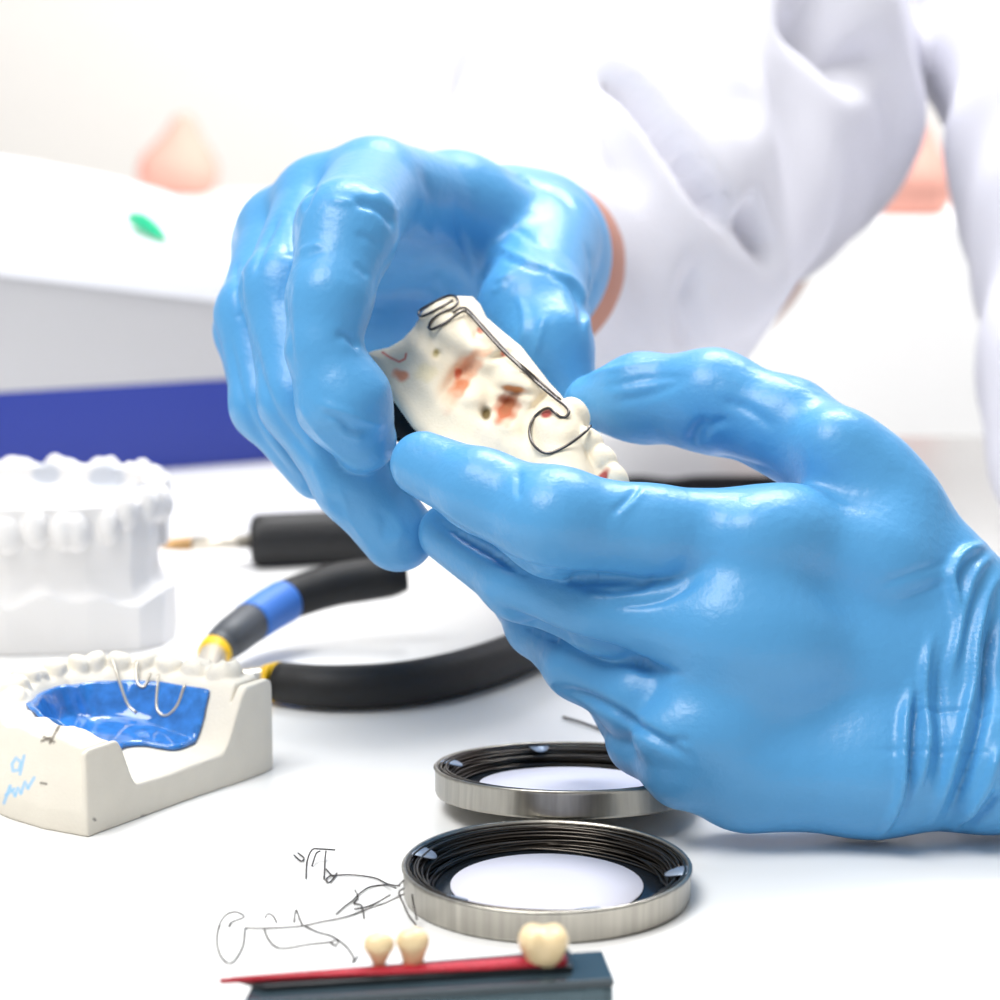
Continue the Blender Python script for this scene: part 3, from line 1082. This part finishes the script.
# folds pressed into the thin gloves
L_folds = [
    ([(430, 512), (470, 541), (520, 567), (570, 577), (640, 581)], 5, 1.0),
    ([(500, 608), (560, 637), (615, 652), (650, 668), (682, 675)], 4.5, 1.4),
    ([(560, 688), (600, 703), (650, 734), (690, 758)], 4.5, 1.2),
    ([(520, 470), (518, 485), (519, 500)], 3, .5), ([(640, 486), (628, 500), (610, 516)], 3.5, .5), ([(645, 487), (633, 501), (616, 518)], 3, -.4),
    ([(575, 585), (620, 590), (655, 580)], 4, .5), ([(610, 606), (660, 600), (700, 578)], 4.5, .6), ([(640, 588), (650, 582), (652, 574)], 3, .3),
    ([(668, 742), (680, 740), (690, 744)], 3, .5), ([(620, 660), (640, 664), (650, 660)], 3, .4),
    # thumb
    ([(690, 446), (696, 430), (708, 418)], 5, .7), ([(700, 443), (712, 425), (728, 420)], 4, .5), ([(600, 388), (650, 378), (690, 377)], 4, .35),
    ([(610, 402), (650, 395), (685, 380)], 4, .35), ([(720, 400), (750, 410), (775, 430)], 5, .4), ([(712, 455), (740, 462), (770, 470)], 3.5, .4),
    ([(565, 380), (620, 368), (680, 358)], 3.5, -.3), ([(780, 375), (820, 388), (850, 398)], 4, .25),
    # wrist
    ([(985, 545), (962, 555), (950, 575), (955, 600), (955, 620)], 4.5, -.9), ([(992, 556), (975, 572), (965, 600), (955, 650), (950, 675)], 4, -.8),
    ([(1000, 575), (985, 600), (975, 640), (970, 700), (955, 760), (930, 825)], 4.5, -1.0), ([(1000, 600), (992, 640), (985, 700), (968, 770), (945, 830)], 4.5, 1.1),
    ([(933, 635), (926, 660), (924, 700), (928, 740), (918, 790)], 4, -.8), ([(912, 684), (905, 720), (903, 760), (900, 800), (880, 835)], 4.5, -1.0),
    ([(920, 690), (914, 730), (910, 780), (893, 830)], 4, .7), ([(943, 650), (940, 700), (942, 750), (935, 790)], 4, .6),
    ([(1000, 745), (985, 790), (960, 825)], 5, -.9), ([(1000, 790), (980, 815), (960, 832)], 4, .8),
    ([(900, 710), (950, 711), (1000, 712)], 2.2, .22), ([(870, 750), (930, 751), (990, 752)], 2.2, .2),
    ([(880, 585), (920, 570), (950, 562)], 3, .25), ([(900, 600), (940, 585), (952, 578)], 3, .22)]
R_folds = [
    ([(352, 202), (372, 205), (388, 215), (395, 230)], 4.5, 1.2), ([(372, 190), (388, 201), (400, 218)], 5, -.6),
    ([(355, 234), (370, 239), (382, 249)], 3, .5), ([(354, 264), (362, 270), (368, 278)], 3, .5), ([(330, 201), (345, 202), (356, 204)], 3.5, -.5),
    ([(298, 253), (312, 246), (324, 245)], 3, -.6), ([(303, 262), (315, 254), (325, 250)], 3, .3),
    ([(316, 182), (308, 198), (302, 212)], 3, .9), ([(280, 214), (268, 236), (259, 258), (253, 278)], 3.2, .9), ([(237, 262), (239, 290), (240, 320)], 3.2, .9),
    ([(292, 275), (286, 300), (288, 330), (292, 370)], 4, .7), ([(300, 205), (293, 235), (288, 262)], 5, .6),
    ([(335, 337), (346, 335), (354, 342), (358, 350)], 3.5, .9), ([(338, 345), (350, 348), (358, 356)], 3, -.4),
    ([(318, 402), (330, 408), (350, 414), (378, 424), (392, 420)], 3.5, -.8), ([(322, 410), (340, 420), (352, 430), (370, 428)], 3.5, .6),
    ([(330, 414), (345, 432), (360, 438), (352, 428)], 3, -.5), ([(296, 400), (312, 425), (340, 455), (366, 472)], 3, -.4),
    ([(252, 335), (262, 380), (280, 420), (318, 466)], 4, .8), ([(228, 330), (240, 390), (262, 440), (300, 485)], 4, .7),
    ([(375, 510), (385, 520), (383, 540)], 3.5, .4), ([(392, 512), (402, 530), (394, 545)], 3.5, -.5), ([(340, 490), (352, 520), (370, 545)], 3.5, -.4),
    ([(312, 460), (322, 485), (330, 500)], 3.5, -.4),
    # thumb and wrist
    ([(498, 246), (520, 258), (548, 270)], 3.5, -.8), ([(500, 258), (520, 264), (545, 272)], 3, .5), ([(496, 282), (508, 276), (512, 272)], 3, -.6), ([(490, 292), (500, 288), (506, 284)], 2.5, -.5),
    ([(517, 295), (524, 315), (524, 345)], 3.5, -.7), ([(545, 315), (540, 335), (536, 355)], 3.5, -.6), ([(549, 272), (570, 285), (580, 305), (583, 330)], 3.5, .8), ([(556, 270), (578, 285), (588, 310), (586, 330)], 3.5, -.8),
    ([(585, 240), (592, 270), (588, 300), (583, 320)], 3, .7), ([(505, 172), (530, 182), (560, 195), (578, 215)], 3.5, .6), ([(500, 222), (525, 235), (550, 258)], 3.5, .4),
    ([(455, 195), (460, 230), (470, 265), (478, 295)], 4, .6), ([(420, 170), (432, 200), (434, 240)], 5, .5)]


def glove(name, fingers, palm, thumb, folds, label, **kw):
    G, F = build_hand(fingers, palm, GSTEP, thumb=thumb, **kw)
    V, Q = G.mesh(F)
    V = smooth_mesh(V, Q, 2, .5)
    V = sculpt(V, Q, [(a, w, dep * (3.0 if a[0][0] > 860 else (1.8 if folds is L_folds else 1.25))) for a, w, dep in folds])
    V = smooth_mesh(V, Q, 1, .35)
    V[:, 2] = np.maximum(V[:, 2], .0004)
    o = from_np('glove', V, Q, M['glove'], person)
    o['label'] = label
    return o


GSTEP = .00068
glove('glove', [L_index, L_middle, L_ring, L_pinky], L_palm, L_thumb, L_folds, 'blue glove seen from the back of the hand, thumb on top', bulge=L_bulge)
glove('glove', [R_index, R_middle, R_ring, R_pinky], R_palm, R_thumb, R_folds, 'blue glove with knuckles up and fingers curled down', kp=.010)

# coat: body and two sleeves
lo, hi = np.array([-.12, .70, -.06]), np.array([.62, 1.62, .62])
G = Grid(lo, hi, .0033)
F = G.new(.2)
G.cone(F, at(650, 225, 1.36), at(720, -450, 1.36), .06, .13, .05, .1)
G.cone(F, at(640, 225, 1.38), at(700, -450, 1.38), .055, .10, .10, .1)
G.cone(F, at(760, -190, 1.36), at(1060, -260, 1.30), .12, .10, .06, .1)
SL = G.new(.2)
for a, b in (((530, 268, 785, 95), (600, 232, 860, 178)), ((600, 232, 860, 178), (690, 80, 990, 215)), ((690, 80, 990, 215), (720, -420, 1250, 200))):
    (p, r), (q, s) = J(*a), J(*b)
    G.cone(SL, p, q, r, s, .02, .1)
F = smin(F, SL, .012)
SL2 = G.new(.2)
for a, b in (((1060, -260, 1300, 150), (1040, -300, 1150, 150)), ((1040, -300, 1150, 150), (1085, 0, 1030, 165)), ((1085, 0, 1030, 165), (1180, 400, 900, 180)), ((1180, 400, 900, 180), (1500, 500, 790, 160)), ((1500, 500, 790, 160), (1300, 600, 700, 140))):
    (p, r), (q, s) = J(*a), J(*b)
    G.cone(SL2, p, q, r, s, .02, .1)
F = smin(F, SL2, .010)
x, y, z = G.pts((slice(None),) * 3)
F = F + (.0035 * np.sin(38 * x + 60 * z + 4 * np.sin(26 * y)) * np.sin(30 * y + 21 * z) + .002 * np.sin(90 * x - 55 * z + 30 * y)).astype(np.float32)
# the sleeve ends in a clean hem around the wrist
hp, _ = J(542, 268, 774, 0)
hn = at(600, 232, .86) - hp; hn /= np.linalg.norm(hn)
hem = (x - hp[0]) * hn[0] + (y - hp[1]) * hn[1] + (z - hp[2]) * hn[2]
F = np.where((y < .80) & (x < .10), np.maximum(F, -hem), F).astype(np.float32)
F = np.maximum(F, (.006 - z) + 0 * x + 0 * y)
V, Q = G.mesh(F)
V = smooth_mesh(V, Q, 2, .5)
V = sculpt(V, Q, [([(595, 52), (640, 95), (680, 150), (715, 200), (745, 240)], 7, 30), ([(752, 205), (760, 235), (772, 255)], 7, 22), ([(560, 20), (600, 110), (640, 200)], 14, 8), ([(700, 260), (690, 310), (700, 360)], 12, 8), ([(650, 0), (700, 60), (760, 120)], 16, 10), ([(790, 0), (840, 40), (880, 85)], 22, 22)], .05)
V = smooth_mesh(V, Q, 1, .5)
o = from_np('lab_coat', V, Q, M['coat'], person)
o['label'] = 'white lab coat with wide sleeves'

# the body inside coat and gloves: trunk, arms, hands in one skin
lo, hi = np.array([-.14, .50, -.02]), np.array([.60, 1.58, .60])
G = Grid(lo, hi, .004)
F = G.new(.2)
G.cone(F, at(700, 230, 1.37), at(720, -420, 1.37), .06, .10, .05, .1)
G.cone(F, at(645, 200, 1.38), at(700, -420, 1.38), .05, .08, .1, .1)
G.cone(F, at(760, -200, 1.37), at(1060, -270, 1.31), .085, .07, .06, .1)
for js in ([(508, 266, 740, 76), (529, 268, 772, 88), (575, 240, 870, 92), (735, -40, 1080, 130), (720, -380, 1250, 130), (800, -420, 1370, 150)],
           [(960, 690, 596, 70), (1160, 695, 625, 80), (1300, 600, 700, 85), (1480, 500, 790, 90), (1200, 400, 900, 110), (1130, 0, 1030, 110), (1050, -280, 1150, 100), (1040, -270, 1310, 90)]):
    chain(G, F, js, .008)
for c in L_palm[:5] + R_palm[:4] + [L_index, L_middle, L_ring, L_pinky, L_thumb, R_index, R_middle, R_ring, R_thumb]:
    c = [(a, b, d, r * .72) for a, b, d, r in c]
    chain(G, F, c, .004)
V, Q = G.mesh(F)
V = smooth_mesh(V, Q, 1, .5)
from_np('body', V, Q, M['skin'], person)

# ================================================================== the cast held in both hands
SC = .612 / FPX                     # metres per picture pixel at the cast
C0 = at(495, 395, .612)
vr = ray(495, 395); vr = vr / np.linalg.norm(vr)
cr = np.cross(vr, upv); cr /= np.linalg.norm(cr)
cd = np.cross(vr, cr); cd /= np.linalg.norm(cd)


def cl(px, py, dz): return C0 + ((px - 495) * SC) * cr + ((py - 395) * SC) * cd + (dz * SC) * vr


hs = 1.1
gx = [np.arange(350, 640, hs), np.arange(280, 520, hs), np.arange(-120, 210, hs)]
G = Grid((0, 0, 0), (1, 1, 1), 1); G.lo = np.array([g[0] for g in gx]); G.h = hs; G.ax = [g.astype(np.float32) for g in gx]; G.n = np.array([len(g) for g in gx])
X, Y = np.meshgrid(gx[0], gx[1], indexing='ij')
Z = gx[2][None, None, :]
op = [(362, 352), (370, 349), (385, 346), (399, 338), (411, 325), (420, 308), (436, 297), (452, 292), (472, 293), (480, 302), (486, 315), (503, 330), (522, 346), (537, 366), (549, 382), (560, 394), (572, 412), (585, 440), (590, 470), (588, 505), (560, 515), (500, 490), (440, 452), (412, 428), (385, 392)]
p2 = poly_sd(X, Y, op)
# relief of the side facing the camera, in pixels towards it
rel = np.zeros_like(X)


def bump(cx, cy, rx, ry, ang, amp, p=2.0):
    c, s = math.cos(math.radians(ang)), math.sin(math.radians(ang))
    u = ((X - cx) * c + (Y - cy) * s) / rx
    v = (-(X - cx) * s + (Y - cy) * c) / ry
    return 1.45 * amp * np.exp(-(u * u + v * v) ** (p / 2))


rel += bump(395, 372, 40, 26, 35, -6)
for b_ in ((450, 325, 30, 20, 45, 16, 3), (483, 352, 22, 19, 45, 15, 3), (518, 383, 22, 19, 45, 17, 3), (556, 424, 26, 24, 45, 22, 3),
           (425, 352, 20, 14, 40, 8), (470, 392, 17, 14, 35, 9, 3), (505, 418, 16, 12, 40, 8, 3), (440, 395, 50, 16, 40, 7), (520, 445, 40, 16, 35, 8)):
    rel += bump(*b_)
for b_ in ((455, 384, 20, 10, -50, -13), (466, 366, 14, 8, -40, -9), (508, 404, 16, 10, -55, -14), (486, 413, 5.5, 6.5, 0, -7), (436, 353, 4, 4, 0, -6), (500, 356, 12, 4, -15, -6),
           (516, 392, 16, 4, 12, -7), (478, 332, 10, 4, -60, -5), (541, 402, 16, 5, -45, -9), (545, 413, 8, 6, 0, -8), (530, 430, 8, 18, 20, -5)):
    rel += bump(*b_)
TILT = .75 * (395 - Y) - .3 * (X - 495)
edge = np.clip(-p2 / 14, 0, 1)
front = -rel + 12 * (1 - np.sqrt(np.clip(1 - (1 - edge) ** 2, 0, 1)))
d = np.maximum(p2[:, :, None], np.maximum(front[:, :, None] + TILT[:, :, None] - Z, Z - 62 - TILT[:, :, None])) * 1.0
d = d.astype(np.float32)
R3 = None
# front teeth and the gum under them, stepping back to the lower right
tz = lambda x, y: .75 * (395 - y) - .3 * (x - 495)
G.cone(d, (560, 425, 2 + tz(560, 425)), (560, 480, 6 + tz(560, 480)), 22, 30, 10, 30)
for cx, cy, dz, rx, ry, rz, ang in ((573, 415, 6, 15, 19, 18, -30), (586, 443, 8, 15, 18, 18, -35), (600, 459, 14, 14, 17, 17, -35), (612, 476, 20, 12, 17, 16, -30), (619, 494, 28, 11, 15, 15, -20)):
    c, s = math.cos(math.radians(ang)), math.sin(math.radians(ang))
    G.ell(d, (cx, cy, dz + tz(cx, cy)), (rx, ry, rz), 3.0, 20, rot=((c, s, 0), (-s, c, 0), (0, 0, 1)))
G.cone(d, (578, 478, 22 + tz(578, 478)), (606, 505, 32 + tz(606, 505)), 22, 18, 6, 30)
d[0] = 9; d[-1] = 9; d[:, 0] = 9; d[:, -1] = 9; d[:, :, 0] = 9; d[:, :, -1] = 9
Vl, Q = G.mesh(d)
Vl = smooth_mesh(Vl, Q, 2, .5)
V = C0 + ((Vl[:, :1] - 495) * SC) * cr + ((Vl[:, 1:2] - 395) * SC) * cd + (Vl[:, 2:3] * SC) * vr
cols = np.tile(np.array(lin((247, 234, 209))), (len(V), 1))
N = vnormals(V, Q)
fr_ = (((V - CAMP) * N).sum(1) < 0) * (Vl[:, 2] - .75 * (395 - Vl[:, 1]) + .3 * (Vl[:, 0] - 495) < 45)
qx, qy = Vl[:, 0], Vl[:, 1]


def blot(cols, cx, cy, rx, ry, ang, rgb, a):
    c, s = math.cos(math.radians(ang)), math.sin(math.radians(ang))
    u = ((qx - cx) * c + (qy - cy) * s) / rx; v = (-(qx - cx) * s + (qy - cy) * c) / ry
    w = np.sqrt(u * u + v * v) + .12 * np.sin(qx * .45 + qy * .3) + .1 * np.sin(qy * .5 - qx * .2)
    k = (np.clip(1.35 - w, 0, .7) / .7 * a * fr_)[:, None]
    return cols * (1 - k) + np.array(lin(rgb)) * k


for st in ((459, 388, 7, 14, 35, (226, 128, 78), .9), (470, 366, 10, 15, 40, (236, 170, 130), .7), (457, 373, 4, 5, 0, (205, 86, 50), .85), (482, 353, 12, 4, -15, (240, 180, 140), .6),
           (506, 409, 10, 15, 30, (196, 96, 52), .9), (511, 400, 8, 12, 30, (170, 120, 86), .6), (486, 413, 5, 6, 0, (112, 92, 48), .95), (435, 353, 3, 4, 0, (190, 178, 120), .7),
           (399, 375, 9, 5, 20, (238, 150, 112), .9), (480, 330, 3, 4, 0, (226, 120, 90), .8), (505, 353, 4, 4, 0, (220, 96, 70), .8), (515, 389, 12, 3, 8, (206, 134, 66), .85),
           (546, 413, 6, 4, -10, (168, 34, 34), .9), (538, 467, 6, 3.5, -15, (205, 30, 44), .95), (599, 474, 4, 9, 28, (160, 36, 44), .9), (425, 372, 12, 9, 0, (238, 222, 180), .6), (452, 400, 8, 14, 30, (240, 205, 175), .6),
           (490, 440, 20, 8, 40, (222, 214, 200), .5)):
    cols = blot(cols, *st)
cols = np.where(fr_[:, None] > 0, cols, cols)
cols = paint(cols, qx, qy, fr_, [(379, 351), (388, 357), (397, 361), (403, 358), (404, 353)], 1.1, (226, 96, 84), .9)
cast = from_np('dental_cast', V, Q, M['plaster'], cols=cols)
tag(cast, 'cream dental cast with reddish stains held up between both gloves', 'dental cast')
GC, DC = G, d
bm = bmesh.new()  # dark slab closing the gap along the cast's lower left edge
ring = [(360, 364), (398, 402), (440, 440), (480, 462), (510, 474), (470, 480), (425, 462), (392, 440), (364, 404)]
lo_, hi_ = [], []
for a_, b_ in ring:
    lo_.append(bm.verts.new(tuple(cl(a_, b_, 40 + tz(a_, b_))))); hi_.append(bm.verts.new(tuple(cl(a_, b_, 64 + tz(a_, b_)))))
bm.faces.new(lo_); bm.faces.new(hi_[::-1])
for k in range(len(ring)):
    bm.faces.new((lo_[k], hi_[k], hi_[(k + 1) % len(ring)], lo_[(k + 1) % len(ring)]))
bmesh.ops.bevel(bm, geom=bm.edges[:], offset=.0012, segments=2, affect='EDGES')
o = from_bm('dark_slab', bm, M['black_rubber'], cast, smooth=False)
o['label'] = 'dark slab filling the gap at the lower left edge of the cast'


def surf_dz(px, py):
    i = int(round((px - 350) / hs)); j = int(round((py - 280) / hs))
    col = d[min(max(i, 0), d.shape[0] - 1), min(max(j, 0), d.shape[1] - 1)]
    k = np.where(col < 0)[0]
    return gx[2][k[0]] if len(k) else None


def wire_on_cast(pts, lift=2.2):
    pts = [(p[0], p[1]) for p in catmull([(p[0], p[1], 0) for p in pts], 5)]
    zz = []
    last = 0
    for p in pts:
        z = surf_dz(*p)
        if z is None: z = last
        zz.append(z); last = z
    zz = np.array(zz, float)
    env = np.array([min(zz[max(0, i - 3):i + 4]) for i in range(len(zz))])
    ker = np.ones(7) / 7
    sm = np.convolve(np.pad(env, 3, mode='edge'), ker, mode='valid')
    return [tuple(cl(p[0], p[1], z - lift)) for p, z in zip(pts, sm)]


rw = empty('retainer_wire', tuple(cl(500, 350, 0)))
tag(rw, 'bent steel retainer wire with end loops lying along the held cast', 'retainer wire')
bm = bmesh.new()
tube_bm(bm, wire_on_cast([(427, 326), (430, 319), (440, 311), (452, 306), (457, 299), (453, 293), (444, 293), (428, 301), (418, 307), (416, 312), (420, 314), (432, 309), (452, 298)]), .00038, 8, 1)
tube_bm(bm, wire_on_cast([(427, 326), (431, 328), (444, 322), (455, 314), (463, 309), (470, 314), (485, 331), (505, 353), (522, 369), (540, 386), (555, 399), (563, 405), (567, 411), (564, 416), (558, 416), (552, 411), (547, 408), (540, 411), (533, 418), (529, 428), (530, 439), (536, 447), (545, 451), (556, 448), (570, 440), (583, 430), (588, 425)]), .0004, 8, 1)
tube_bm(bm, wire_on_cast([(452, 311), (460, 306), (467, 307), (476, 317), (492, 335), (511, 356), (530, 373), (548, 389), (560, 400)]), .00036, 8, 1)
from_bm('main_wire', bm, M['wire'], rw)
